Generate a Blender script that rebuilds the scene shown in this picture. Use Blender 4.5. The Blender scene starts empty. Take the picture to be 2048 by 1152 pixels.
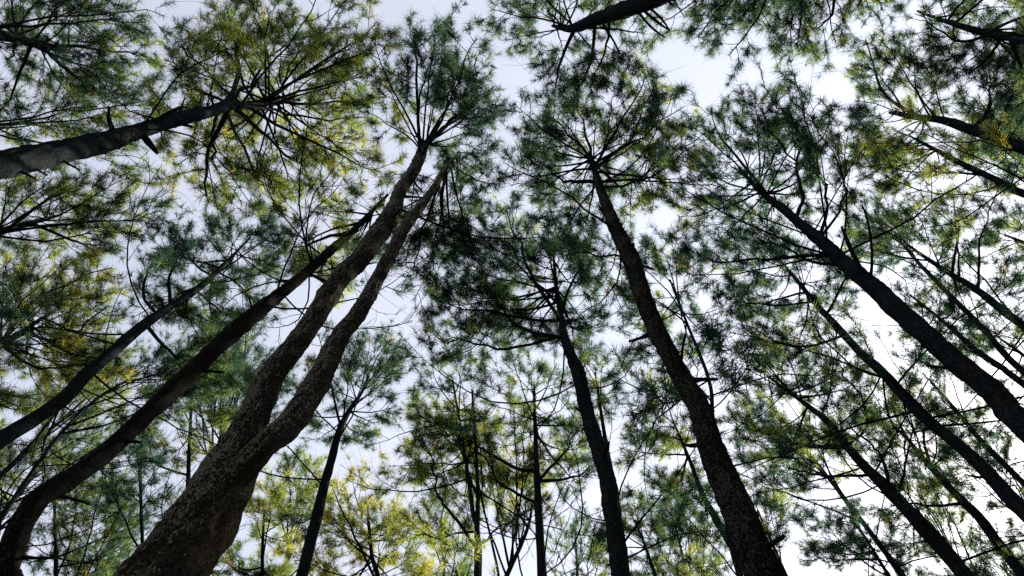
import bpy, math
import numpy as np
from mathutils import Matrix, Vector

# ------------------------------------------------------------------ camera, sky, sun, exposure
S = bpy.context.scene
COL = S.collection
FPX = 1577.0                       # focal length in photograph pixels (2048 wide)
ZEN = (1060.0, 50.0)               # where the trunks converge
EYE = np.array([0.0, 0.0, 1.6])

_u = np.array([ZEN[0] - 1024, 576 - ZEN[1], -FPX]); _u /= np.linalg.norm(_u)
_d = np.array([0, 0, -1.0]); _y = _d - _d.dot(_u) * _u; _y /= np.linalg.norm(_y)
_x = np.cross(_y, _u)
ROT = np.array([_x, _y, _u])       # camera axes -> world axes

cam_data = bpy.data.cameras.new('camera')
cam_data.sensor_width = 36.0
cam_data.lens = FPX / 2048 * 36.0
cam_data.clip_end = 3000
cam_data.clip_start = 0.05
cam = bpy.data.objects.new('camera', cam_data); COL.objects.link(cam)
cam.matrix_world = Matrix.Translation(Vector(EYE)) @ Matrix([list(r) for r in ROT]).to_4x4()
S.camera = cam

SUN_EL, SUN_AZ = math.radians(43), math.radians(33)      # azimuth counted from +X (image right) towards +Y
sdir = Vector((math.cos(SUN_EL) * math.cos(SUN_AZ), math.cos(SUN_EL) * math.sin(SUN_AZ), math.sin(SUN_EL)))
w = bpy.data.worlds.new('World'); S.world = w; w.use_nodes = True
nt = w.node_tree; nt.nodes.clear()
out = nt.nodes.new('ShaderNodeOutputWorld'); bg = nt.nodes.new('ShaderNodeBackground')
sky = nt.nodes.new('ShaderNodeTexSky'); sky.sky_type = 'NISHITA'; sky.sun_disc = False
sky.sun_elevation = SUN_EL
sky.sun_rotation = math.atan2(sdir.x, sdir.y)
sky.air_density = 1.0; sky.dust_density = 1.6; sky.ozone_density = 1.0
# thin high veil: the blue is washed towards its own brightness
bw = nt.nodes.new('ShaderNodeRGBToBW')
gain = nt.nodes.new('ShaderNodeMix'); gain.data_type = 'RGBA'; gain.blend_type = 'MULTIPLY'; gain.inputs['Factor'].default_value = 1
gain.inputs[7].default_value = (1.42, 1.47, 1.68, 1)
mixv = nt.nodes.new('ShaderNodeMix'); mixv.data_type = 'RGBA'; mixv.blend_type = 'MIX'
tc = nt.nodes.new('ShaderNodeTexCoord'); nz = nt.nodes.new('ShaderNodeTexNoise')
nz.inputs['Scale'].default_value = 3.0; nz.inputs['Detail'].default_value = 5
mr = nt.nodes.new('ShaderNodeMapRange'); mr.inputs[3].default_value = 0.68; mr.inputs[4].default_value = 0.92
mr.inputs[1].default_value = 0.3; mr.inputs[2].default_value = 0.7
L = nt.links.new
L(tc.outputs['Generated'], nz.inputs['Vector']); L(nz.outputs['Fac'], mr.inputs[0])
pw = nt.nodes.new('ShaderNodeMath'); pw.operation = 'POWER'; pw.inputs[1].default_value = 0.30
pm_ = nt.nodes.new('ShaderNodeMath'); pm_.operation = 'MULTIPLY'; pm_.inputs[1].default_value = 2.08
L(sky.outputs[0], bw.inputs[0]); L(bw.outputs[0], pw.inputs[0]); L(pw.outputs[0], pm_.inputs[0]); L(pm_.outputs[0], gain.inputs[6])
L(mr.outputs[0], mixv.inputs['Factor']); L(sky.outputs[0], mixv.inputs[6]); L(gain.outputs[2], mixv.inputs[7])
L(mixv.outputs[2], bg.inputs['Color']); bg.inputs['Strength'].default_value = 0.075
L(bg.outputs[0], out.inputs['Surface'])

sl = bpy.data.lights.new('sun', 'SUN'); sl.energy = 5.0; sl.angle = math.radians(0.5); sl.color = (1.0, 0.90, 0.74)
so = bpy.data.objects.new('sun', sl); COL.objects.link(so)
so.rotation_euler = sdir.to_track_quat('Z', 'Y').to_euler(); so.location = (30, 8, 40)

S.view_settings.view_transform = 'Standard'; S.view_settings.look = 'None'
S.view_settings.gamma = 1.0; S.view_settings.use_curve_mapping = False
S.view_settings.exposure = 1.8
S.cycles.max_bounces = 8; S.cycles.diffuse_bounces = 3; S.cycles.transmission_bounces = 4
S.cycles.use_denoising = False; S.cycles.denoiser = 'OPENIMAGEDENOISE'
S.cycles.filter_width = 1.5

# ------------------------------------------------------------------ materials
def new_mat(name):
    m = bpy.data.materials.new(name); m.use_nodes = True
    t = m.node_tree; t.nodes.clear()
    return m, t, t.nodes.new('ShaderNodeOutputMaterial')

def ramp(t, stops):
    r = t.nodes.new('ShaderNodeValToRGB'); e = r.color_ramp.elements
    while len(e) < len(stops): e.new(0.5)
    for k, (p, c) in enumerate(stops): e[k].position = p; e[k].color = (*c, 1)
    return r

def bark_material(name, dark, mid, warm, lichen, lichen_amt, scale=1.0):
    m, t, o = new_mat(name); n = t.nodes; l = t.links.new
    b = n.new('ShaderNodeBsdfPrincipled'); b.inputs['Roughness'].default_value = 1.0
    b.inputs['Specular IOR Level'].default_value = 0.0
    c = n.new('ShaderNodeTexCoord'); mp = n.new('ShaderNodeMapping'); mp.inputs['Scale'].default_value = (1, 1, 0.42)
    l(c.outputs['Object'], mp.inputs[0])
    fine = n.new('ShaderNodeTexNoise'); fine.inputs['Scale'].default_value = 38 * scale; fine.inputs['Detail'].default_value = 6; fine.inputs['Roughness'].default_value = 0.7
    l(mp.outputs[0], fine.inputs['Vector'])
    r1 = ramp(t, [(0.34, dark), (0.55, mid), (0.75, tuple(min(1, v * 1.6) for v in mid))]); l(fine.outputs['Fac'], r1.inputs[0])
    big = n.new('ShaderNodeTexNoise'); big.inputs['Scale'].default_value = 1.6; big.inputs['Detail'].default_value = 3
    l(c.outputs['Object'], big.inputs['Vector'])
    rb = ramp(t, [(0.42, (0, 0, 0)), (0.62, (1, 1, 1))]); l(big.outputs['Fac'], rb.inputs[0])
    mw = n.new('ShaderNodeMix'); mw.data_type = 'RGBA'; l(rb.outputs[0], mw.inputs['Factor']); l(r1.outputs[0], mw.inputs[6])
    wm = n.new('ShaderNodeMix'); wm.data_type = 'RGBA'; wm.blend_type = 'MULTIPLY'; wm.inputs['Factor'].default_value = 1
    l(r1.outputs[0], wm.inputs[6]); wm.inputs[7].default_value = (*warm, 1); l(wm.outputs[2], mw.inputs[7])
    # lichen flakes: patches of small pale crusts
    v = n.new('ShaderNodeTexNoise'); v.inputs['Scale'].default_value = 52 * scale; v.inputs['Detail'].default_value = 5; v.inputs['Roughness'].default_value = 0.6
    v.inputs['Distortion'].default_value = 0.6
    l(mp.outputs[0], v.inputs['Vector'])
    area = n.new('ShaderNodeTexNoise'); area.inputs['Scale'].default_value = 2.6; area.inputs['Detail'].default_value = 2
    l(c.outputs['Object'], area.inputs['Vector'])
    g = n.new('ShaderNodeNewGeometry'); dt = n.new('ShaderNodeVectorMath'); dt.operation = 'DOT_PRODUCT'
    l(g.outputs['Normal'], dt.inputs[0]); dt.inputs[1].default_value = (-0.85, -0.5, 0)   # more pale flakes on this side, painting its lit look into the bark
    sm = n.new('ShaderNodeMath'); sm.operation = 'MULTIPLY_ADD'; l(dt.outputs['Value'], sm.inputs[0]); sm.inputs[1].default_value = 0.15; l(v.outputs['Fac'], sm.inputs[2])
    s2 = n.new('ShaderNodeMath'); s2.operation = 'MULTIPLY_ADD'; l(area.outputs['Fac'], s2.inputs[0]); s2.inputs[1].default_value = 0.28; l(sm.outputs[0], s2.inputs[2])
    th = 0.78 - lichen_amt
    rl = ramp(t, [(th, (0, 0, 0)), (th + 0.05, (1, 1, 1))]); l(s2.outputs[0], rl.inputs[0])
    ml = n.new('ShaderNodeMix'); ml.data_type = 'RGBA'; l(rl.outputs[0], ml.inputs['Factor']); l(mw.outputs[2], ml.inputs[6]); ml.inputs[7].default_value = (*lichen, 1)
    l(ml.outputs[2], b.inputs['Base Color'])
    bp = n.new('ShaderNodeBump'); bp.inputs['Strength'].default_value = 0.9; bp.inputs['Distance'].default_value = 0.02
    ad = n.new('ShaderNodeMath'); ad.operation = 'MULTIPLY_ADD'; l(fine.outputs['Fac'], ad.inputs[0]); ad.inputs[1].default_value = 0.8; l(v.outputs['Fac'], ad.inputs[2])
    l(ad.outputs[0], bp.inputs['Height']); l(bp.outputs[0], b.inputs['Normal'])
    l(b.outputs[0], o.inputs['Surface'])
    return m

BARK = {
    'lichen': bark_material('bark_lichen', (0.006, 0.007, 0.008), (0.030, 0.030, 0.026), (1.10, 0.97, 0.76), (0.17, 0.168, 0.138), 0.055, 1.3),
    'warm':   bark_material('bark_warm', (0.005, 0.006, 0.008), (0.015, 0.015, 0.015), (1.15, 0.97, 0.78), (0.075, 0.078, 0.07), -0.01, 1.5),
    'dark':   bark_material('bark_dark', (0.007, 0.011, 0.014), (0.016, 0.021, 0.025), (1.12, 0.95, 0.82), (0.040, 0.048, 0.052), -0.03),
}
m, t, o = new_mat('twig_bark')
b = t.nodes.new('ShaderNodeBsdfPrincipled'); b.inputs['Roughness'].default_value = 1.0; b.inputs['Specular IOR Level'].default_value = 0.0
c = t.nodes.new('ShaderNodeTexCoord'); nn = t.nodes.new('ShaderNodeTexNoise'); nn.inputs['Scale'].default_value = 9
t.links.new(c.outputs['Object'], nn.inputs['Vector'])
r = ramp(t, [(0.3, (0.008, 0.011, 0.014)), (0.7, (0.021, 0.022, 0.024))]); t.links.new(nn.outputs['Fac'], r.inputs[0])
t.links.new(r.outputs[0], b.inputs['Base Color']); t.links.new(b.outputs[0], o.inputs['Surface'])
TWIG = m

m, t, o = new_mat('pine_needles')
at = t.nodes.new('ShaderNodeAttribute'); at.attribute_name = 'tint'  # varies by tuft; high values also paint a sunlit yellow into whole crowns
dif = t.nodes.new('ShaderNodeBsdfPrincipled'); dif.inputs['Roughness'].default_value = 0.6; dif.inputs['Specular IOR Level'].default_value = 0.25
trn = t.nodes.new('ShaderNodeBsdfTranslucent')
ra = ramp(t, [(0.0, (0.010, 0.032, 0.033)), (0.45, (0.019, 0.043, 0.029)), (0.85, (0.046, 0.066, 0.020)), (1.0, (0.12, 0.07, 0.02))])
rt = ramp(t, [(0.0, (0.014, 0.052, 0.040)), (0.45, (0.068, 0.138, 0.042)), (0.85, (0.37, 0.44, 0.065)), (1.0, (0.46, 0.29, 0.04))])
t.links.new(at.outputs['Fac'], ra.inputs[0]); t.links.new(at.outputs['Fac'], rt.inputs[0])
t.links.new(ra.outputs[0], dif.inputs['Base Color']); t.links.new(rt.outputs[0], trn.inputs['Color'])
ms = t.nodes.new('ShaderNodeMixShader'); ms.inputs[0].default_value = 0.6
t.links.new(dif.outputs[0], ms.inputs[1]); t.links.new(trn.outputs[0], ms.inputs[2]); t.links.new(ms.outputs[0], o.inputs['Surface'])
NEEDLE = m

m, t, o = new_mat('forest_floor')
b = t.nodes.new('ShaderNodeBsdfPrincipled'); b.inputs['Roughness'].default_value = 0.95
c = t.nodes.new('ShaderNodeTexCoord'); nn = t.nodes.new('ShaderNodeTexNoise'); nn.inputs['Scale'].default_value = 0.6; nn.inputs['Detail'].default_value = 10
t.links.new(c.outputs['Object'], nn.inputs['Vector'])
r = ramp(t, [(0.35, (0.022, 0.028, 0.012)), (0.5, (0.045, 0.030, 0.018)), (0.7, (0.075, 0.05, 0.03))]); t.links.new(nn.outputs['Fac'], r.inputs[0])
t.links.new(r.outputs[0], b.inputs['Base Color'])
bp = t.nodes.new('ShaderNodeBump'); t.links.new(nn.outputs['Fac'], bp.inputs['Height']); t.links.new(bp.outputs[0], b.inputs['Normal'])
t.links.new(b.outputs[0], o.inputs['Surface'])
FLOOR = m

# ------------------------------------------------------------------ mesh helpers
def make_mesh(name, co, faces, k, mat, smooth=False, tint=None):
    me = bpy.data.meshes.new(name)
    nv, nf = len(co), len(faces)
    me.vertices.add(nv); me.vertices.foreach_set('co', np.asarray(co, np.float32).ravel())
    me.loops.add(nf * k); me.loops.foreach_set('vertex_index', np.asarray(faces, np.int32).ravel())
    me.polygons.add(nf); me.polygons.foreach_set('loop_start', np.arange(0, nf * k, k, dtype=np.int32))
    if smooth: me.polygons.foreach_set('use_smooth', np.ones(nf, dtype=bool))
    if tint is not None:
        a = me.attributes.new('tint', 'FLOAT', 'POINT'); a.data.foreach_set('value', np.asarray(tint, np.float32))
    me.update(calc_edges=True); me.materials.append(mat)
    return me

def link(name, data, parent=None, loc=(0, 0, 0)):
    ob = bpy.data.objects.new(name, data); COL.objects.link(ob)
    ob.location = loc
    if parent: ob.parent = parent
    return ob

class Tubes:
    def __init__(s): s.v = []; s.f = []; s.n = 0
    def add(s, p, rad, k, rng):
        p = np.asarray(p, float); rad = np.asarray(rad, float); n = len(p)
        tdir = p[-1] - p[0]; tdir = tdir / (np.linalg.norm(tdir) + 1e-9)
        q = np.array([0.31, -0.52, 0.79]) if abs(tdir[2]) < 0.7 else np.array([0.9, 0.4, 0.1])
        u = np.cross(tdir, q); u /= np.linalg.norm(u); v = np.cross(tdir, u)
        a = np.arange(k) * (2 * math.pi / k)
        ring = np.cos(a)[:, None] * u + np.sin(a)[:, None] * v
        co = p[:, None, :] + rad[:, None, None] * ring[None]
        i = np.arange(n - 1)[:, None] * k; j = np.arange(k)[None]; j2 = (j + 1) % k
        f = np.stack([i + j, i + j2, i + k + j2, i + k + j], -1).reshape(-1, 4) + s.n
        s.v.append(co.reshape(-1, 3)); s.f.append(f); s.n += n * k
    def mesh(s, name, mat, org):
        return make_mesh(name, np.concatenate(s.v) - org, np.concatenate(s.f), 4, mat, True)

def ray(px, py):
    d = ROT @ np.array([px - 1024, 576 - py, -FPX]); return d / np.linalg.norm(d)

def at_height(px, py, z):                 # z above the eye
    d = ray(px, py); return EYE + d * (z / d[2])

def unit(v): return v / (np.linalg.norm(v, axis=-1, keepdims=True) + 1e-9)

def bez(p0, p1, p2, n):
    t = np.linspace(0, 1, n)[:, None]
    return (1 - t) ** 2 * p0 + 2 * t * (1 - t) * p1 + t * t * p2

def catmull(P, n_per):
    P = np.asarray(P); Q = np.vstack([2 * P[0] - P[1], P, 2 * P[-1] - P[-2]])
    out = []
    for i in range(1, len(Q) - 2):
        a, b, c, d = Q[i - 1], Q[i], Q[i + 1], Q[i + 2]
        n = n_per[i - 1]
        t = np.linspace(0, 1, n, endpoint=False)[:, None]
        out.append(0.5 * (2 * b + (c - a) * t + (2 * a - 5 * b + 4 * c - d) * t * t + (3 * b - a - 3 * c + d) * t ** 3))
    out.append(P[-1][None]); return np.concatenate(out)

def in_poly(P, poly):
    x, y = P[:, 0], P[:, 1]; ins = np.zeros(len(P), bool)
    j = len(poly) - 1
    for i in range(len(poly)):
        xi, yi = poly[i]; xj, yj = poly[j]
        hit = ((yi > y) != (yj > y)) & (x < (xj - xi) * (y - yi) / (yj - yi + 1e-12) + xi)
        ins ^= hit; j = i
    return ins

def edge_dist(P, poly):
    best = np.full(len(P), 1e9); j = len(poly) - 1
    for i in range(len(poly)):
        a, b = poly[j], poly[i]; ab = b - a
        t = np.clip(((P - a) @ ab) / (ab @ ab + 1e-12), 0, 1)
        best = np.minimum(best, np.linalg.norm(P - a - t[:, None] * ab, axis=1)); j = i
    return best

# ------------------------------------------------------------------ pine builder
NEEDLES = 36
NLEN = (0.14, 0.285)
NWID = 0.0092
PRIM_PER_M2 = 2.1

def needle_mesh(tp, ta, tint, rng, org, count=NEEDLES, scale=1.0):
    n = len(tp)
    ta = unit(ta)
    A = np.repeat(ta, count, 0); Pp = np.repeat(tp, count, 0); T = np.repeat(tint, count)
    N = len(A)
    rnd = rng.normal(size=(N, 3)); rnd -= (rnd * A).sum(1, keepdims=True) * A; rnd = unit(rnd)
    fwd = rng.uniform(0.0, 1.25, N)[:, None]
    d = unit(A * fwd + rnd * rng.uniform(0.55, 1.0, N)[:, None] + np.array([0, 0, -0.10]))
    ln = (rng.uniform(*NLEN, N) * np.repeat(rng.uniform(0.55, 1.2, n), count) * scale)[:, None]
    o0 = Pp - A * (rng.random(N) * np.repeat(rng.uniform(0.08, 0.38, n), count))[:, None]
    side = unit(np.cross(d, rng.normal(size=(N, 3)))) * (NWID * scale * 0.5)
    co = np.stack([o0 - side, o0 + side, o0 + d * ln], 1).reshape(-1, 3) - org
    f = np.arange(N * 3).reshape(-1, 3)
    tt = np.clip(np.repeat(T, 3) + np.repeat(rng.normal(0, 0.05, N), 3), 0, 1)
    return make_mesh('needles', co, f, 3, NEEDLE, False, tt)

def grow_branch(root, path, r0, rng, density, base_tint, needled=True, name='branch', thin=False):
    """One primary branch along path, with its side shoots; returns after linking branch (> needles)."""
    n = len(path); L_ = np.linalg.norm(np.diff(path, axis=0), axis=1).sum()
    # slight wander
    wob = rng.normal(0, 0.046 * L_, (n, 3)); wob[0] = 0; wob = np.cumsum(wob, 0) * 0.45
    wob *= np.linspace(0, 1, n)[:, None]
    path = path + wob
    tb = Tubes(); s = np.linspace(0, 1, n)
    tb.add(path, r0 * (1 - 0.8 * s) + 0.003, 5, rng)
    tp, ta = [], []
    def tuft(p, a): tp.append(p); ta.append(a)
    ns = max(3, int(round((2.45 * L_ + 2.2) * (density if needled else 0.55))))
    tang = unit(np.gradient(path, axis=0))
    sgn = rng.choice([-1, 1])
    for i in range(ns):
        f = 0.36 + 0.62 * ((i + rng.uniform(0, 0.9)) / ns)
        k = min(int(f * (n - 1)), n - 2); q = f * (n - 1) - k
        p0 = path[k] * (1 - q) + path[k + 1] * q; tg = tang[k]
        lat = unit(np.cross(tg, np.array([0, 0, 1.0]))); sgn = -sgn
        roll = rng.normal(0, 0.55)
        side = lat * sgn * math.cos(roll) + np.array([0, 0, 1.0]) * math.sin(roll)
        d1 = unit(tg * rng.uniform(0.35, 0.9) + side * rng.uniform(0.6, 1.0))
        ls = (0.34 + 0.30 * L_ * (1 - 0.72 * f)) * rng.uniform(0.65, 1.25)
        d2 = unit(d1 + np.array([0, 0, 1.0]) * rng.uniform(0.05, 0.6) + tg * 0.35 + rng.normal(0, 0.18, 3))
        pe = p0 + d2 * ls; pm = p0 + d1 * ls * 0.5 - np.array([0, 0, 0.04 * ls])
        sec = bez(p0, pm, pe, 5); sec[1:] += rng.normal(0, 0.012, (4, 3))
        rs = min(r0 * 0.45, 0.006 + 0.006 * ls)
        tb.add(sec, np.linspace(rs, 0.0035, 5), 3, rng)
        if needled or rng.random() < 0.15: tuft(sec[-1], sec[-1] - sec[-2])
        nt_ = rng.poisson(4.9 * ls + 2.3)
        for _ in range(nt_):
            g = rng.uniform(0.25, 0.97); kk = min(int(g * 4), 3); qq = g * 4 - kk
            b0 = sec[kk] * (1 - qq) + sec[kk + 1] * qq; tt = unit(sec[kk + 1] - sec[kk])
            dd = unit(tt * 0.85 + unit(rng.normal(size=3)) * 0.62 + np.array([0, 0, 0.3]))
            lt = rng.uniform(0.14, 0.42)
            be = b0 + dd * lt; bm = b0 + (tt * 0.3 + dd * 0.6) * lt * 0.5
            tb.add(np.array([b0, be]), np.array([0.0042, 0.0028]), 3, rng)
            if needled: tuft(be, unit(be - bm))
        if rng.random() < 0.28:                                  # long bare wisps that curl out past the needles
            tt = unit(sec[-1] - sec[-2]); sd = unit(rng.normal(size=3)); lw = rng.uniform(0.35, 0.9); b0 = sec[3]
            tb.add(bez(b0, b0 + (tt * 0.7 + sd * 0.4) * lw * 0.6, b0 + (tt * 0.6 + sd * 0.9) * lw, 6), np.linspace(0.0042, 0.0022, 6), 3, rng)
    if needled: tuft(path[-1], tang[-1])
    ob = link(name, tb.mesh(name, TWIG, path[0]), root, path[0] - np.array(root.location))
    if tp:
        tp = np.array(tp); ta = np.array(ta)
        tint = np.clip(base_tint + rng.normal(0, 0.17) + rng.normal(0, 0.13, len(tp)), 0, 0.9)
        tint[rng.random(len(tp)) < 0.004] = rng.uniform(0.9, 1.0)
        nd = link('needles', needle_mesh(tp, ta, tint, rng, path[0]), ob); nd['kind'] = 'stuff'
    return ob

def stem_points(spec, ztip, lean, zs=None):
    """Trunk centre points, tip first, from where the stem is seen and how far away the tree stands."""
    P, R = [], []
    d0 = ray(*spec[0][:2]); r_tip = ztip * math.hypot(d0[0], d0[1]) / d0[2]
    for i, (px, py, wpx) in enumerate(spec):
        d = ray(px, py); h = math.hypot(d[0], d[1])
        if zs is not None and zs[i] is not None: sc = zs[i] / d[2]
        else: sc = r_tip * (1 + lean * i / max(1, len(spec) - 1)) / h
        P.append(EYE + d * sc); R.append(max(0.007, 0.5 * wpx / FPX * sc * (-(ROT.T @ d)[2])))
    return np.array(P), np.array(R)

def vnoise(p, seed=0):
    i = np.floor(p).astype(np.int64); f = p - i; f = f * f * (3 - 2 * f); out = 0.0
    for dx in (0, 1):
        for dy in (0, 1):
            for dz in (0, 1):
                h = ((i[..., 0] + dx) * 374761393 + (i[..., 1] + dy) * 668265263 + (i[..., 2] + dz) * 2147483647 + seed * 144269) & 0x7fffffff
                h = ((h ^ (h >> 13)) * 1274126177) & 0x7fffffff; h = (h ^ (h >> 16)) & 0xffff
                wt = (f[..., 0] if dx else 1 - f[..., 0]) * (f[..., 1] if dy else 1 - f[..., 1]) * (f[..., 2] if dz else 1 - f[..., 2])
                out = out + wt * (h / 65535.0)
    return out

def trunk_mesh(P, R, rng, sides, rough, base, name='trunk'):
    seg = np.linalg.norm(np.diff(P, axis=0), axis=1)
    step = 0.045 if sides >= 50 else (0.08 if sides >= 24 else 0.25)
    npr = np.clip((seg / step).astype(int), 2, 120)
    C = catmull(np.column_stack([P, R]), npr); c, r = C[:, :3], np.maximum(C[:, 3], 0.006)
    n = len(c)
    # slow natural waviness of a stem
    a = np.arange(sides) * 2 * math.pi / sides
    t = unit(np.gradient(c, axis=0))
    u = unit(np.cross(t, np.array([0.2, 1.0, 0.05]))); v = np.cross(t, u)
    zz = c[:, 2][:, None]; aa = a[None]
    rr = np.full((n, sides), 0.93)
    for _ in range(5):
        k1 = rng.integers(1, 4); f = rng.uniform(0.8, 3.2); rr += (0.02 if sides >= 36 else 0.03) * np.sin(k1 * aa + f * zz + rng.uniform(0, 6.28))
    for _ in range(10):
        k1 = rng.integers(4, 12); f = rng.uniform(4, 16); rr += rough * 0.3 * np.sin(k1 * aa + f * zz * rng.choice([-1, 1]) + rng.uniform(0, 6.28))
    rad3 = np.cos(aa)[..., None] * u[:, None] + np.sin(aa)[..., None] * v[:, None]
    surf = c[:, None] + r[:, None, None] * rad3
    sd = int(rng.integers(1, 9999))
    # plates of bark with furrows between them, knots and burls
    pl = 1 - np.abs(2 * vnoise(surf * np.array([16, 16, 6.5]), sd) - 1) ** 0.7
    fl = vnoise(surf * np.array([44, 44, 24]), sd + 1); kn = np.clip(vnoise(surf * 2.3, sd + 2) - 0.66, 0, 1)
    amp = np.minimum(0.013, r * 0.10)[:, None]
    rr = rr + (amp * (fl - 0.5 - 1.3 * (pl - 0.6)) + r[:, None] * 0.55 * kn) / r[:, None] + rng.normal(0, rough * 0.25, (n, sides))
    co = c[:, None] + (r[:, None] * rr)[..., None] * rad3
    i = np.arange(n - 1)[:, None] * sides; j = np.arange(sides)[None]; j2 = (j + 1) % sides
    f = np.stack([i + j, i + j2, i + sides + j2, i + sides + j], -1).reshape(-1, 4)
    return co.reshape(-1, 3) - base, f, c, r

GROUP = 'pine trees of the stand seen from below'
COUNT = [0]

def pine(label, stem, crown, ztip=20.0, zp=18.0, depth=5.0, lean=0.0, zs=None, bark='dark', tint=0.3, density=1.0,
         second=None, stubs=(), limbs=(), dead=5, sides=14, prim=1.0, name='pine_tree'):
    rng = np.random.default_rng(1000 + COUNT[0]); COUNT[0] += 1
    P, R = stem_points(stem, ztip, lean, zs)
    # carry the stem on down to the ground, straightening up
    last, prev = P[-1], P[-2]
    slope = (last - prev); slope = slope / max(0.2, abs(slope[2])); hz = last[2]
    ext = []
    for q in (0.5, 1.0):
        dz = (hz + 0.15) * q
        ext.append((last + np.array([slope[0], slope[1], 0]) * min(dz, 1.2) * 0.45 * q - np.array([0, 0, dz]), R[-1] * (1 + 0.03 * dz) * (1.25 if q == 1 else 1.0)))
    P = np.vstack([P, [e[0] for e in ext]]); R = np.append(R, [e[1] for e in ext])
    if R[0] > 0.05:
        up = unit(P[0] - P[1]); P = np.vstack([P[0] + up * 1.0 + np.array([0, 0, 0.4]), P]); R = np.append([0.012], R)
    base = np.array([P[-1][0], P[-1][1], 0.0])
    root = link(name, None, None, base)
    root['label'] = label; root['category'] = 'pine tree'; root['group'] = GROUP
    co, f, c, r = trunk_mesh(P, R, rng, sides, 0.05 if sides >= 24 else 0.03, base)
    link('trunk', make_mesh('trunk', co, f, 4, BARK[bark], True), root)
    axes = [(c, r)]
    if second:
        s2, z2, ln2 = second
        P2, R2 = stem_points(s2, z2, ln2)
        P2 = np.vstack([P2[0] + unit(P2[0] - P2[1]) * 1.2 + np.array([0, 0, 0.3]), P2]); R2 = np.append([0.012], R2)
        # the second stem leaves the first: its last point sits inside the main stem
        k = np.argmin(np.linalg.norm(c - P2[-1], axis=1)); P2[-1] = c[k]; R2[-1] = min(R2[-1], r[k] * 0.8)
        co2, f2, c2, r2 = trunk_mesh(P2, R2, rng, sides, 0.05 if sides >= 24 else 0.03, base)
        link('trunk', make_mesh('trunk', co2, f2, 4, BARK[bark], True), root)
        axes.append((c2, r2))

    def on_axis(z, ax):
        cc, rr = axes[ax]; k = int(np.argmin(np.abs(cc[:, 2] - z))); return cc[k], rr[k]

    def nearest(px, py):
        best = None
        for cc, rr in axes:
            d = cc - EYE; cs = unit(d) @ ray(px, py); k = int(np.argmax(cs))
            if best is None or cs[k] > best[0]: best = (cs[k], cc[k], rr[k])
        return best[1], best[2]

    for (x0, y0, x1, y1, wpx) in stubs:                       # broken limbs
        p0, r0 = nearest(x0, y0); dist = np.linalg.norm(p0 - EYE)
        p1 = EYE + ray(x1, y1) * dist * rng.uniform(0.97, 1.03)
        tb = Tubes(); mid = (p0 + p1) / 2 + rng.normal(0, 0.06, 3) - np.array([0, 0, 0.10])
        rw = 0.5 * wpx / FPX * dist * 0.9
        pts = bez(p0, mid, p1, 6); tb.add(np.vstack([pts, pts[-1]]), np.append(rw * np.array([1.9, 1.2, 1.0, 1.08, 0.85, 0.55]), 0.001), 8, rng)
        link('branch_stub', tb.mesh('branch_stub', BARK['dark'], p0), root, p0 - base)

    if sides >= 18:                                            # short snapped snags left along the bole
        cc, rr_ = axes[0]; zt_ = cc[:, 2].max()
        for _ in range(5 + sides // 12):
            p0, rt = on_axis(rng.uniform(max(3.5, zt_ - 15), zt_ - 3), 0); az = rng.uniform(0, 6.283)
            dr = np.array([math.cos(az), math.sin(az), rng.uniform(0.0, 0.7)]); ln = rt + rng.uniform(0.05, 0.3)
            rw = rng.uniform(0.008, 0.02); tb = Tubes()
            pts = bez(p0, p0 + dr * ln * 0.6, p0 + dr * ln + np.array([0, 0, rng.uniform(-0.08, 0.14)]), 5)
            tb.add(np.vstack([pts, pts[-1]]), np.append(rw * np.array([2.2, 1.8, 1.15, 1.0, 0.7]), 0.001), 6, rng)
            link('branch_stub', tb.mesh('branch_stub', BARK['dark'], p0), root, p0 - base)
    for ci, cr in enumerate(crown):
        ax = min(ci, len(axes) - 1)
        if ci == 0 and zp <= 18.5: zp += 1.0
        poly = np.array([at_height(x, y, zp)[:2] for x, y in cr])
        lo, hi = poly.min(0), poly.max(0)
        x, y = poly[:, 0], poly[:, 1]
        area = 0.5 * abs(np.dot(x, np.roll(y, 1)) - np.dot(y, np.roll(x, 1)))
        n = int(np.clip(round(area * PRIM_PER_M2 * prim), 8, 60))
        cand = rng.uniform(lo, hi, (3000, 2)); cand = cand[in_poly(cand, poly)]
        ed = edge_dist(cand, poly); emax = ed.max(); ok = ed > 0.06; cand, ed = cand[ok], ed[ok]
        # spread the branch ends over the crown (best candidate)
        pick = [int(np.argmin(ed))]; dmin = np.linalg.norm(cand - cand[pick[0]], axis=1)
        while len(pick) < n:
            sub = rng.integers(0, len(cand), 60); k = sub[np.argmax(dmin[sub])]
            pick.append(int(k)); dmin = np.minimum(dmin, np.linalg.norm(cand - cand[k], axis=1))
        cc, rr_ = axes[ax]
        ztop = cc[:, 2].max(); zb = ztop - depth
        for k in pick:
            rho = 1 - ed[k] / emax
            ze = EYE[2] + zp + 1.5 * (1 - rho ** 2) - 0.7 + rng.normal(0, 0.35)
            hd = np.linalg.norm(cand[k] - on_axis(ze, ax)[0][:2])
            rise = hd * rng.uniform(0.25, 1.25) + 0.2
            z0 = min(ze - rise, ztop - rng.uniform(0.1, 0.5))
            if z0 < zb: z0 = zb + rng.uniform(0, 0.75) * depth
            p0, rt = on_axis(z0, ax); pe = np.array([cand[k][0], cand[k][1], ze])
            hv = np.array([pe[0] - p0[0], pe[1] - p0[1], 0]); 
            pm = p0 + hv * rng.uniform(0.4, 0.62) + np.array([0, 0, (ze - z0) * rng.uniform(0.12, 0.5)]) + rng.normal(0, 0.12, 3) * min(1, hd)
            Lb = np.linalg.norm(pe - p0)
            grow_branch(root, bez(p0, pm, pe, 10), min(rt * 0.55, (0.007 + 0.0065 * Lb) * rng.uniform(0.75, 1.4)), rng, density, tint)
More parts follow.
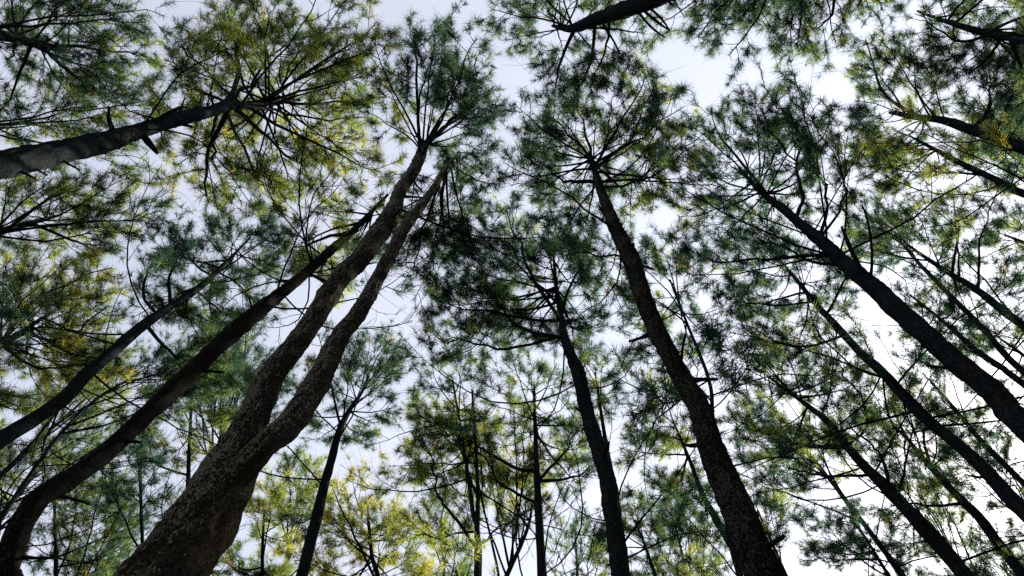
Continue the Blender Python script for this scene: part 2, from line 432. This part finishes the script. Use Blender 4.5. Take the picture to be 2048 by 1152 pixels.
    for lb in limbs:                                           # limbs that can be followed one by one
        pts, z1, wpx = lb
        p0, rt = nearest(*pts[0]); z0 = p0[2] - EYE[2]
        Q = [p0] + [at_height(px, py, z0 + (z1 - z0) * (i + 1) / (len(pts) - 1)) for i, (px, py) in enumerate(pts[1:])]
        Q = catmull(np.array(Q), [5] * (len(Q) - 1))
        grow_branch(root, Q, 0.5 * wpx / FPX * np.linalg.norm(p0 - EYE), rng, density, tint)
    for i in range(dead + 2 if dead else 0):                                      # thin bare lower branches
        ax = rng.integers(0, len(axes)); cc, _ = axes[ax]; ztop = cc[:, 2].max()
        z0 = ztop - depth - rng.uniform(-0.5, 3.6)
        if z0 < 5: continue
        p0, rt = on_axis(z0, ax); az = rng.uniform(0, 6.283); ln = rng.uniform(0.8, 3.3)
        hv = np.array([math.cos(az), math.sin(az), 0]) * ln
        sw = np.array([-hv[1], hv[0], 0]) * rng.uniform(-0.5, 0.5)
        pe = p0 + hv + sw * 0.6 + np.array([0, 0, rng.uniform(0.1, 1.3)]); pm = p0 + hv * 0.55 - sw * 0.6 + np.array([0, 0, rng.uniform(-0.45, 0.05)])
        grow_branch(root, bez(p0, pm, pe, 9), min(rt * 0.5, 0.006 + 0.0042 * ln), rng, 0.6, tint, needled=rng.random() < 0.3)
    return root

# ------------------------------------------------------------------ the ground
rng = np.random.default_rng(5)
G = 97; e = np.linspace(-1, 1, G); e = np.sign(e) * np.abs(e) ** 2.2 * 900
gx, gy = np.meshgrid(e, e)
gz = 0.05 * np.sin(gx * 0.7 + 1) * np.cos(gy * 0.5) * (np.hypot(gx, gy) < 120) - 0.06
idx = np.arange(G * G).reshape(G, G)
gf = np.stack([idx[:-1, :-1], idx[:-1, 1:], idx[1:, 1:], idx[1:, :-1]], -1).reshape(-1, 4)
gr = link('ground', make_mesh('ground', np.stack([gx, gy, gz], -1).reshape(-1, 3), gf, 4, FLOOR, True)); gr['kind'] = 'structure'

# ------------------------------------------------------------------ the trees (stem: x, y, width as seen, tip first)
pine('double-stemmed pine with pale lichen flakes on bark, forking low on the left',
     [(846,296,18),(834,330,25),(801,380,27),(789,415,32),(771,449,42),(718,519,42),(683,553,40),(615,658,45),(541,752,54),(500,850,72),(453,960,114),(332,1152,156),(250,1262,186)],
     [[(765,90),(800,50),(850,35),(900,40),(950,60),(975,100),(985,140),(1022,185),(1022,225),(985,270),(900,310),(830,320),(770,270),(745,200),(755,130)],
      [(840,370),(880,310),(940,280),(1000,310),(990,390),(980,470),(960,550),(900,560),(840,600),(800,600),(800,520),(850,450)]],
     ztip=17.5, zp=19, depth=3.6, bark='lichen', tint=0.27, sides=66, dead=4,
     second=([(905,320,7),(885,347,11),(852,399,17),(814,449,24),(775,519,27),(719,623,35),(680,675,40),(635,765,50),(577,850,56),(520,900,54),(462,960,60)],17.0,0.0),
     limbs=[([(846,300),(838,250),(833,104),(853,42)],20.5,9),([(850,295),(902,243),(945,180),(958,115)],20.5,10),([(848,300),(880,220),(884,120)],20.5,7),([(860,290),(930,235),(1000,200)],20,7)])
pine('dark thick pine leaning in from the left edge with broken limb stubs',
     [(600,200,5),(540,205,9),(486,210,15),(451,212,22),(417,224,25),(347,240,31),(278,262,33),(174,292,48),(0,331,57),(-150,362,70)],
     [[(325,100),(345,20),(480,-30),(640,-30),(740,0),(790,50),(785,130),(745,220),(770,320),(720,375),(620,400),(500,410),(400,400),(345,330),(330,220)]],
     ztip=19.5, zp=18, depth=5, tint=0.66, sides=40, bark='dark', dead=2, density=0.78,
     stubs=[(236,258,218,215,9),(292,250,361,214,11),(347,243,385,254,8),(278,268,316,307,14),(392,228,393,210,5),(390,232,392,247,5)],
     limbs=[([(448,212),(476,146),(479,70),(465,24)],19.5,13),([(455,208),(479,167),(542,104),(660,42)],19.5,10),([(486,210),(600,198),(720,180)],19.5,10),([(440,220),(415,270),(415,340),(430,390)],18.5,8),
            ([(460,215),(560,280),(660,330)],19,9),([(480,212),(600,225),(740,225)],19,7),([(450,215),(500,330),(560,390)],19,7)])
pine('curved pine second in from lower left with a pale lichen band',
     [(775,390,6),(732,435,10),(700,467,15),(653,508,19),(607,550,22),(555,592,28),(486,647,34),(424,703,39),(347,780,40),(295,828,38),(226,893,40),(140,958,40),(76,998,43),(38,1060,48),(10,1135,53),(-35,1270,58)],
     [[(610,440),(690,400),(790,350),(820,400),(790,470),(740,540),(680,580),(600,590),(560,560)]],
     ztip=19.5, zp=18, depth=5.5, tint=0.5, bark='warm', sides=24, density=0.98, dead=10)
pine('slim dark pine with a bushy dark crown left of the curved pine',
     [(500,475,4),(469,508,7),(434,543,10),(399,574,15),(330,620,17),(278,658,22),(226,703,25),(167,755,29),(139,787,30),(87,825,28),(0,881,35),(-90,945,40)],
     [[(285,480),(360,440),(440,425),(520,412),(590,445),(600,500),(570,570),(550,620),(490,650),(400,680),(330,640),(290,570)]],
     ztip=20, zp=18, depth=6, tint=0.2, sides=20, density=1.15, dead=8,
     limbs=[([(299,650),(347,710),(385,722)],14.5,8),([(320,625),(285,590),(300,540),(325,530)],15.5,7),([(345,610),(340,550),(350,500)],17,8)])
pine('thin bent pine stem rising from the lower left corner',
     [(280,745,3),(255,760,5),(190,800,6),(122,867,8),(60,950,9),(0,1040,11),(-60,1140,13)],
     [[(220,730),(300,690),(420,680),(520,700),(510,780),(400,805),(280,800)]],
     ztip=18, zp=17, depth=4, tint=0.3, density=0.98, dead=5)
pine('slender pine with a dense dark crown right of the forked trunk',
     [(735,760,4),(720,790,7),(698,822,10),(677,866,15),(660,932,18),(642,995,22),(604,1152,26),(575,1260,29)],
     [[(600,720),(650,670),(700,632),(780,645),(835,700),(825,760),(795,810),(760,860),(700,880),(640,860),(600,810),(580,760)]],
     ztip=19.5, zp=18, depth=5, tint=0.18, sides=18, density=1.1, dead=4)
pine('thin straight pine with long rising limbs at bottom centre',
     [(944,780,4),(947,821,5),(954,946,7),(956,995,9),(954,1064,12),(954,1152,15),(954,1260,18)],
     [[(770,860),(800,785),(850,790),(930,800),(1000,840),(1000,930),(980,1010),(930,1030),(870,980),(800,920)]],
     ztip=19, zp=18, depth=6.5, tint=0.58, density=0.72, dead=3,
     limbs=[([(950,1095),(910,1040),(874,988),(845,930),(829,890)],17.5,8),([(952,1000),(930,930),(905,850),(890,790)],18.5,6),([(956,1090),(985,1050),(1010,1000)],16.5,6),([(954,1060),(890,1060),(830,1040)],15.5,5)])
pine('straight dark pine with upswept limbs just left of the central pine',
     [(1068,770,4),(1069,821,6),(1071,873,9),(1074,946,13),(1076,995,16),(1084,1152,20),(1091,1260,23)],
     [[(985,730),(1020,690),(1080,695),(1140,720),(1175,790),(1180,870),(1170,960),(1110,990),(1030,950),(980,890),(965,810)]],
     ztip=19.5, zp=18, depth=6, tint=0.38, density=0.75, dead=4,
     limbs=[([(1074,950),(1040,930),(992,898),(940,860),(902,835)],18.5,9),([(1076,1010),(1010,985),(950,950),(890,900)],17.5,7),([(1078,965),(1130,962),(1190,950)],16,8),([(1076,960),(1140,900),(1165,850)],17.5,7)])
pine('pine with a round dark crown in the middle of the view',
     [(1107,510,5),(1114,588,10),(1123,637,13),(1128,668,17),(1138,700,22),(1157,748,26),(1178,839,31),(1204,919,34),(1222,995,36),(1241,1152,40),(1252,1260,45)],
     [[(845,580),(880,520),(930,490),(980,450),(1030,425),(1075,412),(1130,440),(1170,470),(1195,530),(1208,590),(1195,650),(1180,695),(1130,705),(1050,690),(980,690),(900,670),(860,630)]],
     ztip=20, zp=18, depth=5.2, tint=0.2, sides=28, bark='dark', density=1.15, dead=3,
     stubs=[(1204,912,1218,884,7),(1176,836,1148,812,6),(1160,745,1170,730,5)],
     limbs=[([(1126,678),(1050,665),(1000,640),(950,600)],17,10),([(1124,645),(1060,560),(1010,500),(985,460)],19,9),([(1128,672),(1020,695),(930,690),(880,655)],16.5,7),([(1120,630),(1150,540),(1170,480)],19,7)])
pine('tall pine with lichen-spotted trunk crossing from bottom right to the centre crown',
     [(1180,312,7),(1187,333,11),(1197,365,17),(1203,385,19),(1228,449,28),(1262,519,37),(1284,588,38),(1312,658,39),(1361,752,40),(1400,821,46),(1421,891,52),(1450,960,64),(1496,1064,68),(1527,1152,80),(1560,1260,90)],
     [[(1008,350),(1015,265),(1040,190),(1100,175),(1160,200),(1230,170),(1290,128),(1335,155),(1390,190),(1392,260),(1375,340),(1345,400),(1265,425),(1180,440),(1120,445),(1060,410),(1010,390)]],
     ztip=18.5, zp=19, depth=3.4, tint=0.28, bark='warm', sides=52, dead=4,
     stubs=[(1252,500,1267,486,8),(1542,1088,1568,1072,14)],
     limbs=[([(1183,330),(1170,280),(1121,194)],20.5,8),([(1190,340),(1232,300),(1270,226),(1285,150)],20.5,9),([(1196,365),(1120,350),(1050,320)],19.5,9),([(1240,525),(1194,507),(1150,490)],14,5),
            ([(1200,375),(1270,370),(1340,300)],19.5,7),([(1192,360),(1150,270),(1080,220)],20,8),([(1425,870),(1425,820),(1440,760)],9,5)])
pine('long pine trunk running from the right edge to a wide crown above',
     [(1480,340,5),(1522,383,12),(1591,439,19),(1636,477,25),(1681,519,32),(1747,574,38),(1799,623,40),(1851,668,43),(1904,717,46),(1966,765,48),(2001,801,49),(2080,880,54)],
     [[(1342,400),(1368,300),(1400,205),(1450,170),(1510,180),(1570,165),(1610,210),(1650,270),(1660,350),(1630,420),(1560,470),(1480,475),(1400,480),(1350,440)]],
     ztip=20, zp=18.5, depth=5, tint=0.22, bark='dark', sides=26, density=0.95, dead=8,
     stubs=[(1742,560,1683,453,9),(1745,560,1724,408,5)],
     limbs=[([(1591,439),(1612,380),(1608,250),(1575,160)],20,9),([(1636,477),(1660,415),(1645,310),(1640,230)],20,8),([(1640,480),(1690,400),(1680,330)],19,6),([(1670,510),(1560,510),(1440,505),(1360,480)],16.5,8),
            ([(1700,535),(1600,500),(1500,440)],17.5,8),([(1540,395),(1480,320),(1440,230)],20,8)])
pine('dark straight pine parallel below the long trunk at right',
     [(1560,520,4),(1605,574,9),(1636,613,12),(1678,658,16),(1723,706,18),(1765,745,20),(1834,821,24),(1904,880,26),(1956,926,28),(2008,981,30),(2060,1035,33)],
     [[(1420,570),(1440,500),(1510,480),(1590,470),(1660,505),(1690,570),(1670,640),(1620,690),(1540,680),(1460,650),(1425,610)]],
     ztip=19.5, zp=18, depth=6, tint=0.2, sides=18, density=1.1, dead=9,
     limbs=[([(1690,670),(1600,700),(1510,680)],15.5,6),([(1650,625),(1690,580),(1730,560)],17.5,6)])
pine('pine with curling bare side branches leaving the frame at lower right',
     [(1520,740,4),(1563,773,6),(1615,811,10),(1654,842,14),(1695,894,18),(1730,933,22),(1765,967,26),(1810,1016,28),(1869,1078,32),(1931,1152,32),(1985,1215,34)],
     [[(1455,720),(1500,640),(1560,620),(1640,640),(1700,700),(1730,780),(1700,850),(1600,900),(1520,890),(1460,830)]],
     ztip=19.5, zp=18, depth=6, tint=0.38, sides=18, density=1.0, dead=10,
     limbs=[([(1695,900),(1600,893),(1540,860),(1470,810)],16,9),([(1740,945),(1680,955),(1600,950),(1540,925)],14.5,6),([(1778,980),(1770,930),(1745,895),(1700,850)],14.5,8),([(1705,895),(1735,850),(1730,790),(1690,700)],16.5,8),([(1790,990),(1810,930),(1815,860)],14,6)])
pine('thin pine between two darker trunks in the lower right corner',
     [(1795,840,4),(1813,874,7),(1851,922,12),(1904,981,16),(1956,1033,20),(2001,1092,22),(2042,1144,24),(2100,1215,27)],
     [[(1700,790),(1760,730),(1830,750),(1890,820),(1910,900),(1870,960),(1780,970),(1720,890)]],
     ztip=19, zp=18, depth=6, tint=0.35, density=0.95, dead=8,
     limbs=[([(1930,1008),(1860,1010),(1790,1005)],13.5,6),([(1860,930),(1850,870),(1835,810)],16.5,6)])
pine('grey-barked slender pine halfway up the right edge',
     [(1815,490,4),(1851,515,8),(1904,550,12),(1956,581,14),(2008,623,17),(2048,654,18),(2110,702,20)],
     [[(1695,450),(1760,405),(1840,395),(1910,430),(1940,500),(1900,560),(1830,570),(1760,570),(1700,520)]],
     ztip=19.5, zp=18.5, depth=5, tint=0.3, density=0.98, dead=6,
     limbs=[([(1905,550),(1912,470),(1905,390)],18.5,6),([(1958,582),(1968,480),(1995,400)],18,5)])
pine('thin sparse pine just above the long trunk near the right edge',
     [(1820,590,4),(1858,620,6),(1904,658,9),(1956,703,11),(2008,738,13),(2060,778,15)],
     [[(1770,570),(1850,545),(1910,590),(1930,660),(1880,700),(1800,690)]],
     ztip=19, zp=18, depth=5, tint=0.3, density=0.98, dead=6)
pine('stout pine entering at the upper right edge into dense dark foliage',
     [(1780,225,7),(1834,234,13),(1890,242,17),(1956,264,22),(2008,281,24),(2060,298,27)],
     [[(1680,210),(1725,80),(1800,55),(1880,100),(1930,180),(1920,260),(1880,310),(1800,320),(1710,300)]],
     ztip=20, zp=18.5, depth=5, tint=0.42, density=1.25, dead=4, sides=18,
     limbs=[([(1945,258),(1990,200),(2010,120)],19,8),([(1985,270),(2035,170),(2045,90)],18.5,8),([(1830,235),(1760,180),(1745,90)],19.5,8)])
pine('thin pine stem just under the stout one at the upper right edge',
     [(1820,272,4),(1862,295,8),(1921,326,12),(1973,351,14),(2025,375,16),(2070,396,18)],
     [[(1690,300),(1760,275),(1840,290),(1890,335),(1850,355),(1760,370),(1700,350)]],
     ztip=19.5, zp=18, depth=4.5, tint=0.55, density=0.98, dead=5)
pine('pine in the top right corner with sweeping bare branches',
     [(1835,22,4),(1869,35,7),(1921,52,12),(1973,66,16),(2025,73,20),(2080,82,24)],
     [[(1820,0),(1880,-70),(2000,-100),(2120,-60),(2100,120),(2000,170),(1920,130),(1870,80)]],
     ztip=20, zp=18.5, depth=4, tint=0.3, density=0.98, dead=5,
     limbs=[([(1990,68),(1900,80),(1800,50)],19,7),([(2040,76),(2040,180),(1990,290)],18,7),([(2000,70),(1960,130),(1895,155)],18.5,6)])
pine('pine overhead at the top centre with snapped branches beside its trunk',
     [(1105,52,6),(1142,57,17),(1183,42,26),(1242,22,34),(1320,-8,38),(1480,-70,44),(1700,-160,52)],
     [[(978,0),(985,85),(1020,115),(1070,140),(1120,160),(1190,155),(1245,130),(1285,85),(1290,20),(1270,-70),(1150,-130),(1030,-90)]],
     zs=[20.0,18.2,16.5,14.2,12.2,9.2,6.6], zp=18.5, depth=5, tint=0.33, bark='dark', sides=26, density=1.05, dead=0,
     stubs=[(1277,12,1336,59,6),(1270,16,1330,75,5),(1285,8,1340,62,5)],
     limbs=[([(1190,40),(1185,110),(1165,175)],17.5,8),([(1150,57),(1120,130),(1110,180)],19,8),([(1220,30),(1210,100),(1188,172)],16.5,6),([(1200,38),(1230,90),(1232,120)],16,5)])
pine('pine crown spilling down from the top edge right of centre',
     [(1560,-100,6),(1590,-150,12),(1640,-250,20),(1720,-400,34),(1830,-600,48)],
     [[(1335,-60),(1345,60),(1400,95),(1470,125),(1530,110),(1600,115),(1690,120),(1740,70),(1765,-20),(1720,-170),(1560,-220),(1400,-170)]],
     ztip=19.5, zp=18.5, depth=5, tint=0.22, density=0.98, dead=0,
     limbs=[([(1580,-130),(1540,-20),(1470,60),(1420,100)],19,8),([(1585,-140),(1660,-20),(1640,60),(1560,100)],18.5,8),([(1580,-130),(1490,-40),(1380,50)],19,8),([(1590,-150),(1690,-60),(1730,20)],19,7),([(1580,-120),(1600,0),(1590,90)],19,7)])
pine('pine in the top left corner under a green crown',
     [(170,112,5),(110,97,14),(50,82,20),(0,70,24),(-120,45,32)],
     [[(-60,-60),(120,-80),(280,-60),(320,20),(310,110),(260,190),(150,215),(20,200),(-60,120)]],
     ztip=19.5, zp=18, depth=5, tint=0.3, density=1.1, dead=3, sides=16,
     limbs=[([(80,90),(140,140),(230,200)],18.5,8),([(100,95),(190,92),(290,105)],19,7),([(60,85),(30,170),(10,230)],17,6)])
pine('green crown peeping between the corner pine and the leaning dark trunk',
     [(70,245,4),(0,250,10),(-100,257,16),(-260,270,24)],
     [[(-20,205),(80,200),(200,205),(320,190),(345,250),(280,330),(120,300),(0,310)]],
     ztip=19, zp=17.5, depth=4, tint=0.35, density=0.98, dead=2)
pine('broad green crown below the leaning trunk on the left edge',
     [(120,430,5),(30,455,14),(-60,482,20),(-200,525,30)],
     [[(-80,350),(60,330),(200,350),(320,330),(350,400),(330,470),(240,480),(120,500),(-40,510)]],
     ztip=19, zp=17.5, depth=5, tint=0.55, density=0.95, dead=4,
     limbs=[([(20,460),(100,400),(160,385)],17.5,7),([(60,450),(160,480),(230,470)],18,6)])
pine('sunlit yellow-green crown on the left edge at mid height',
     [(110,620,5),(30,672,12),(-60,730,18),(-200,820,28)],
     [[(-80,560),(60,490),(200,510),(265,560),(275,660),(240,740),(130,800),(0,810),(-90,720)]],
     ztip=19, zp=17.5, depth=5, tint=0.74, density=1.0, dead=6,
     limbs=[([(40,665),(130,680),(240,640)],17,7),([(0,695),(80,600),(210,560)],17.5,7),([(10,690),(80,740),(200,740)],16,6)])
pine('yellow-green crown of a thin pine behind the forked trunk fork',
     [(385,770,4),(380,860,7),(375,1000,10),(370,1152,13),(368,1240,15)],
     [[(330,760),(400,720),(460,780),(470,850),(410,920),(330,900),(290,830)]],
     ztip=19, zp=17.5, depth=6, tint=0.6, density=0.98, dead=5)
pine('bushy green pine low in the bottom left corner',
     [(100,960,4),(108,1000,5),(110,1050,7),(112,1152,9),(112,1260,11)],
     [[(60,1000),(130,960),(240,940),(320,990),(330,1080),(240,1130),(120,1120),(50,1080)]],
     ztip=19, zp=17.5, depth=5, tint=0.33, density=1.15, dead=4)
pine('small pine crown between the lichen band and the forked trunk',
     [(282,900,4),(281,974,6),(285,1100,8),(288,1240,10)],
     [[(220,850),(300,820),(350,880),(350,960),(290,990),(220,940)]],
     ztip=18.5, zp=17, depth=5, tint=0.25, density=0.98, dead=5)
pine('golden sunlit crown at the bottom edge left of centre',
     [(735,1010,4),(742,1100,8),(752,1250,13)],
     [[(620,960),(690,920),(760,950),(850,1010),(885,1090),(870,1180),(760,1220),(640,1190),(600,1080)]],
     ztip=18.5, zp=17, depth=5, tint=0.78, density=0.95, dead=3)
pine('olive pine crown low between forked trunk and slender pine',
     [(530,1000,4),(526,1070,6),(524,1152,8),(520,1250,10)],
     [[(450,1010),(540,950),(600,1000),(600,1100),(570,1190),(490,1190),(440,1100)]],
     ztip=18.5, zp=17, depth=5, tint=0.68, density=1.0, dead=3)
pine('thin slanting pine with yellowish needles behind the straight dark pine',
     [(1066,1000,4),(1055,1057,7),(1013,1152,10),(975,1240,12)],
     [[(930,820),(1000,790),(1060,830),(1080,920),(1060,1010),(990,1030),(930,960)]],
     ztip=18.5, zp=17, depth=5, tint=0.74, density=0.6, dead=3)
pine('sparse crown showing just right of the round central crown',
     [(1190,745,4),(1206,850,8),(1228,980,11),(1250,1152,14)],
     [[(1150,730),(1200,700),(1245,740),(1245,800),(1200,840),(1150,800)]],
     ztip=19, zp=17.5, depth=5, tint=0.22, density=0.98, dead=3)
pine('narrow dark crown left above the straight thin pine',
     [(905,760,4),(925,880,7),(944,1010,9),(958,1152,11)],
     [[(835,760),(880,680),(930,690),(965,740),(960,820),(900,850),(840,820)]],
     ztip=19.5, zp=18, depth=5, tint=0.24, density=0.75, dead=2)
pine('open crown with fanned branches right of the lichen-spotted trunk',
     [(1340,560,4),(1375,650,6),(1418,760,8),(1426,850,10),(1450,980,13),(1480,1152,15)],
     [[(1215,520),(1250,470),(1310,435),(1370,440),(1420,520),(1440,600),(1430,680),(1380,740),(1300,690),(1240,620)]],
     ztip=19.5, zp=18, depth=6, tint=0.26, density=0.95, dead=4)
pine('thin pine leaning close along the left side of the lichen-spotted trunk',
     [(1345,840,4),(1379,919,8),(1400,978,11),(1428,1030,14),(1462,1090,16),(1500,1160,18)],
     [[(1235,860),(1290,780),(1350,770),(1400,850),(1430,940),(1400,1010),(1330,1000),(1260,940)]],
     ztip=18.5, zp=17.5, depth=5.5, tint=0.42, density=1.1, dead=5)
pine('dense blue-green crown at the bottom right of centre',
     [(1700,1040,4),(1723,1064,5),(1778,1152,8),(1840,1250,11)],
     [[(1570,1060),(1630,1010),(1700,990),(1770,1020),(1810,1100),(1800,1190),(1690,1200),(1600,1140)]],
     ztip=18.5, zp=17, depth=4.5, tint=0.2, density=1.2, dead=3)
pine('green crown behind the trunks near the right bottom corner',
     [(1970,930,4),(2030,1000,8),(2120,1110,13)],
     [[(1850,900),(1930,840),(2040,850),(2100,930),(2040,1020),(1930,1000)]],
     ztip=19, zp=17.5, depth=5, tint=0.35, density=1.0, dead=4)
pine('leafy crown filling the very bottom right corner',
     [(2000,1130,4),(2060,1200,9),(2120,1270,13)],
     [[(1880,1120),(1960,1060),(2060,1050),(2140,1120),(2100,1230),(1960,1240)]],
     ztip=18, zp=16.5, depth=4.5, tint=0.35, density=1.1, dead=2)
pine('sparse tufted pine on the right edge above the grey-barked one',
     [(2010,470,4),(2060,490,8),(2150,530,14)],
     [[(1935,460),(1990,410),(2110,400),(2140,500),(2060,580),(1970,560)]],
     ztip=19, zp=18, depth=4.5, tint=0.3, density=0.98, dead=4)
pine('pine crown on the right edge between two slender trunks',
     [(1990,670,4),(2060,720,8),(2150,790,14)],
     [[(1910,620),(1980,590),(2100,600),(2120,720),(2020,760),(1940,710)]],
     ztip=18.5, zp=17.5, depth=4.5, tint=0.25, density=0.98, dead=4)
pine('green crown showing between the long trunk and the one below it',
     [(1860,760,4),(1920,830,8),(2020,940,13)],
     [[(1780,740),(1850,690),(1930,730),(1950,800),(1880,840),(1800,810)]],
     ztip=19, zp=17.5, depth=5, tint=0.4, density=0.95, dead=4)
pine('small tuft-topped crown just right of the lichen-spotted trunk base',
     [(1515,1020,4),(1550,1100,7),(1590,1190,9)],
     [[(1470,990),(1525,960),(1560,1010),(1550,1070),(1490,1060)]],
     ztip=18, zp=16.5, depth=4.5, tint=0.4, density=0.98, dead=1)
pine('bright green young crown at the bottom edge left of the lichen-spotted trunk',
     [(1390,1190,4),(1400,1260,8),(1415,1340,11)],
     [[(1290,1150),(1350,1110),(1420,1110),(1470,1160),(1420,1260),(1320,1240)]],
     ztip=17.5, zp=16, depth=4, tint=0.6, density=1.1, dead=1)
pine('olive crown low on the right side of the central trunk',
     [(1270,1040,4),(1300,1120,7),(1330,1230,10)],
     [[(1165,1030),(1240,985),(1320,1000),(1350,1070),(1290,1140),(1190,1110)]],
     ztip=19, zp=18, depth=4.5, tint=0.4, density=1.3, dead=5)

pine('green crown between the slim dark pine and the curved pine',
     [(110,900,4),(60,960,8),(-20,1060,14),(-90,1150,18)],
     [[(-40,900),(60,850),(150,860),(220,820),(250,860),(200,960),(110,1000),(-20,1010)]],
     ztip=22, zp=20.5, depth=5, tint=0.45, density=1.0, dead=6)
pine('yellowish crown deep behind the bent thin stem at lower left',
     [(180,790,4),(90,870,8),(-20,970,13),(-110,1060,17)],
     [[(20,800),(120,740),(250,690),(300,740),(270,800),(160,850),(40,880)]],
     ztip=23, zp=21.5, depth=5, tint=0.62, density=0.98, dead=5)
pine('dark crown far behind the curved pine and left of the forked trunk',
     [(480,780,4),(440,880,8),(400,1010,11),(360,1152,14)],
     [[(400,650),(520,620),(600,680),(560,760),(470,840),(400,800),(360,720)]],
     ztip=23, zp=21.5, depth=5, tint=0.25, density=0.98, dead=4)
pine('pale green crown low on the left between the curved pine and the bottom edge',
     [(190,1090,4),(195,1152,7),(200,1260,10)],
     [[(120,1080),(210,1040),(300,1080),(330,1160),(250,1240),(140,1220)]],
     ztip=20, zp=18.5, depth=5, tint=0.4, density=1.0, dead=4)
pine('thin crown behind the long right trunk where it meets the bright sky',
     [(1790,470,4),(1850,540,8),(1960,650,12),(2080,770,16)],
     [[(1700,400),(1780,380),(1860,450),(1880,540),(1800,560),(1720,500)]],
     ztip=23, zp=21.5, depth=5, tint=0.25, density=0.98, dead=4)
pine('feathery crown low at right between two dark leaning stems',
     [(1850,1030,4),(1900,1100,7),(1970,1200,11)],
     [[(1790,960),(1850,940),(1920,1000),(1950,1080),(1890,1130),(1810,1060)]],
     ztip=22, zp=20.5, depth=5, tint=0.35, density=0.98, dead=4)
pine('dusky crown behind the curling branches of the lower right pine',
     [(1590,870,4),(1660,960,8),(1760,1090,12),(1830,1190,15)],
     [[(1440,840),(1530,800),(1620,820),(1680,900),(1640,960),(1540,940),(1460,910)]],
     ztip=23, zp=21.5, depth=5, tint=0.3, density=0.98, dead=3)

pine('yellow-green needles just right of the forked trunk base',
     [(600,960,4),(585,1050,6),(570,1152,8),(560,1260,10)],
     [[(550,900),(620,860),(670,930),(650,1020),(580,1040),(530,980)]],
     ztip=22, zp=20.5, depth=5, tint=0.65, density=0.98, dead=3)
pine('thin-twigged crown at the bottom between slender pine and thin straight pine',
     [(890,1090,4),(888,1152,6),(885,1260,9)],
     [[(820,1050),(880,1000),(945,1030),(950,1120),(920,1200),(840,1180)]],
     ztip=20, zp=18.5, depth=5, tint=0.5, density=0.98, dead=4)
pine('dark-needled crown at the bottom between the central trunk and the lichen-spotted trunk',
     [(1350,1050,4),(1375,1152,7),(1400,1260,10)],
     [[(1260,1040),(1330,960),(1420,1000),(1450,1080),(1400,1170),(1300,1160)]],
     ztip=22, zp=20.5, depth=5, tint=0.3, density=1.0, dead=5)
pine('hazy green crown low between straight dark pine and the central trunk',
     [(1150,1060,4),(1155,1152,6),(1160,1260,9)],
     [[(1100,1050),(1150,980),(1210,1010),(1220,1100),(1180,1180),(1110,1150)]],
     ztip=22, zp=20.5, depth=5, tint=0.35, density=0.98, dead=4)
pine('far crown glimpsed between the upper right stems and the long trunk',
     [(1990,330,4),(2080,370,9),(2200,430,14)],
     [[(1890,200),(1960,160),(2080,180),(2100,300),(2000,380),(1910,320)]],
     ztip=23, zp=21.5, depth=5, tint=0.35, density=0.98, dead=4)


# ------------------------------------------------------------------ unseen rest of the wood, added to keep horizon sky and sun off trunks
rng = np.random.default_rng(77); tb = Tubes(); lv = []
for k in range(330):
    az = k * 2.399963 + rng.normal(0, 0.08)
    near = 9.5 if -2.75 < math.remainder(az, 2 * math.pi) < -0.4 else (17.5 if abs(math.sin(az)) < 0.5 else 23)
    rd = near + (58 - near) * rng.random() ** 0.9
    bx, by = rd * math.cos(az), rd * math.sin(az); ht = rng.uniform(17, 20.5); rr = rng.uniform(0.11, 0.2)
    lean_ = rng.normal(0, 0.5, 2)
    tb.add([[bx, by, -0.1], [bx + lean_[0] * 0.5, by + lean_[1] * 0.5, ht * 0.5], [bx + lean_[0], by + lean_[1], ht]], [rr, rr * 0.7, 0.02], 7, rng)
    n = 420; h = rng.beta(1.7, 1.2, n); rad = (3.1 * (1 - h) ** 0.6 + 0.3) * np.sqrt(rng.random(n)); a = rng.uniform(0, 6.283, n)
    cpos = np.stack([bx + lean_[0] + rad * np.cos(a), by + lean_[1] + rad * np.sin(a), ht * 0.42 + h * ht * 0.58], 1)
    cpos = np.repeat(cpos, 3, 0)
    d = unit(rng.normal(size=(n * 3, 3))) * rng.uniform(0.35, 0.7, n * 3)[:, None]; sd = unit(np.cross(d, rng.normal(size=(n * 3, 3)))) * 0.075
    lv.append(np.stack([cpos - d * 0.3 - sd, cpos - d * 0.3 + sd, cpos + d], 1).reshape(-1, 3))
wood = link('unseen_shade_wood', tb.mesh('unseen_shade_wood', TWIG, np.zeros(3))); wood['kind'] = 'stuff'
lv = np.concatenate(lv)
ndl = link('needles', make_mesh('needles', lv, np.arange(len(lv)).reshape(-1, 3), 3, NEEDLE, False, np.clip(np.repeat(rng.normal(0.3, 0.13, len(lv) // 3), 3), 0, 0.85)), wood)
ndl['kind'] = 'stuff'
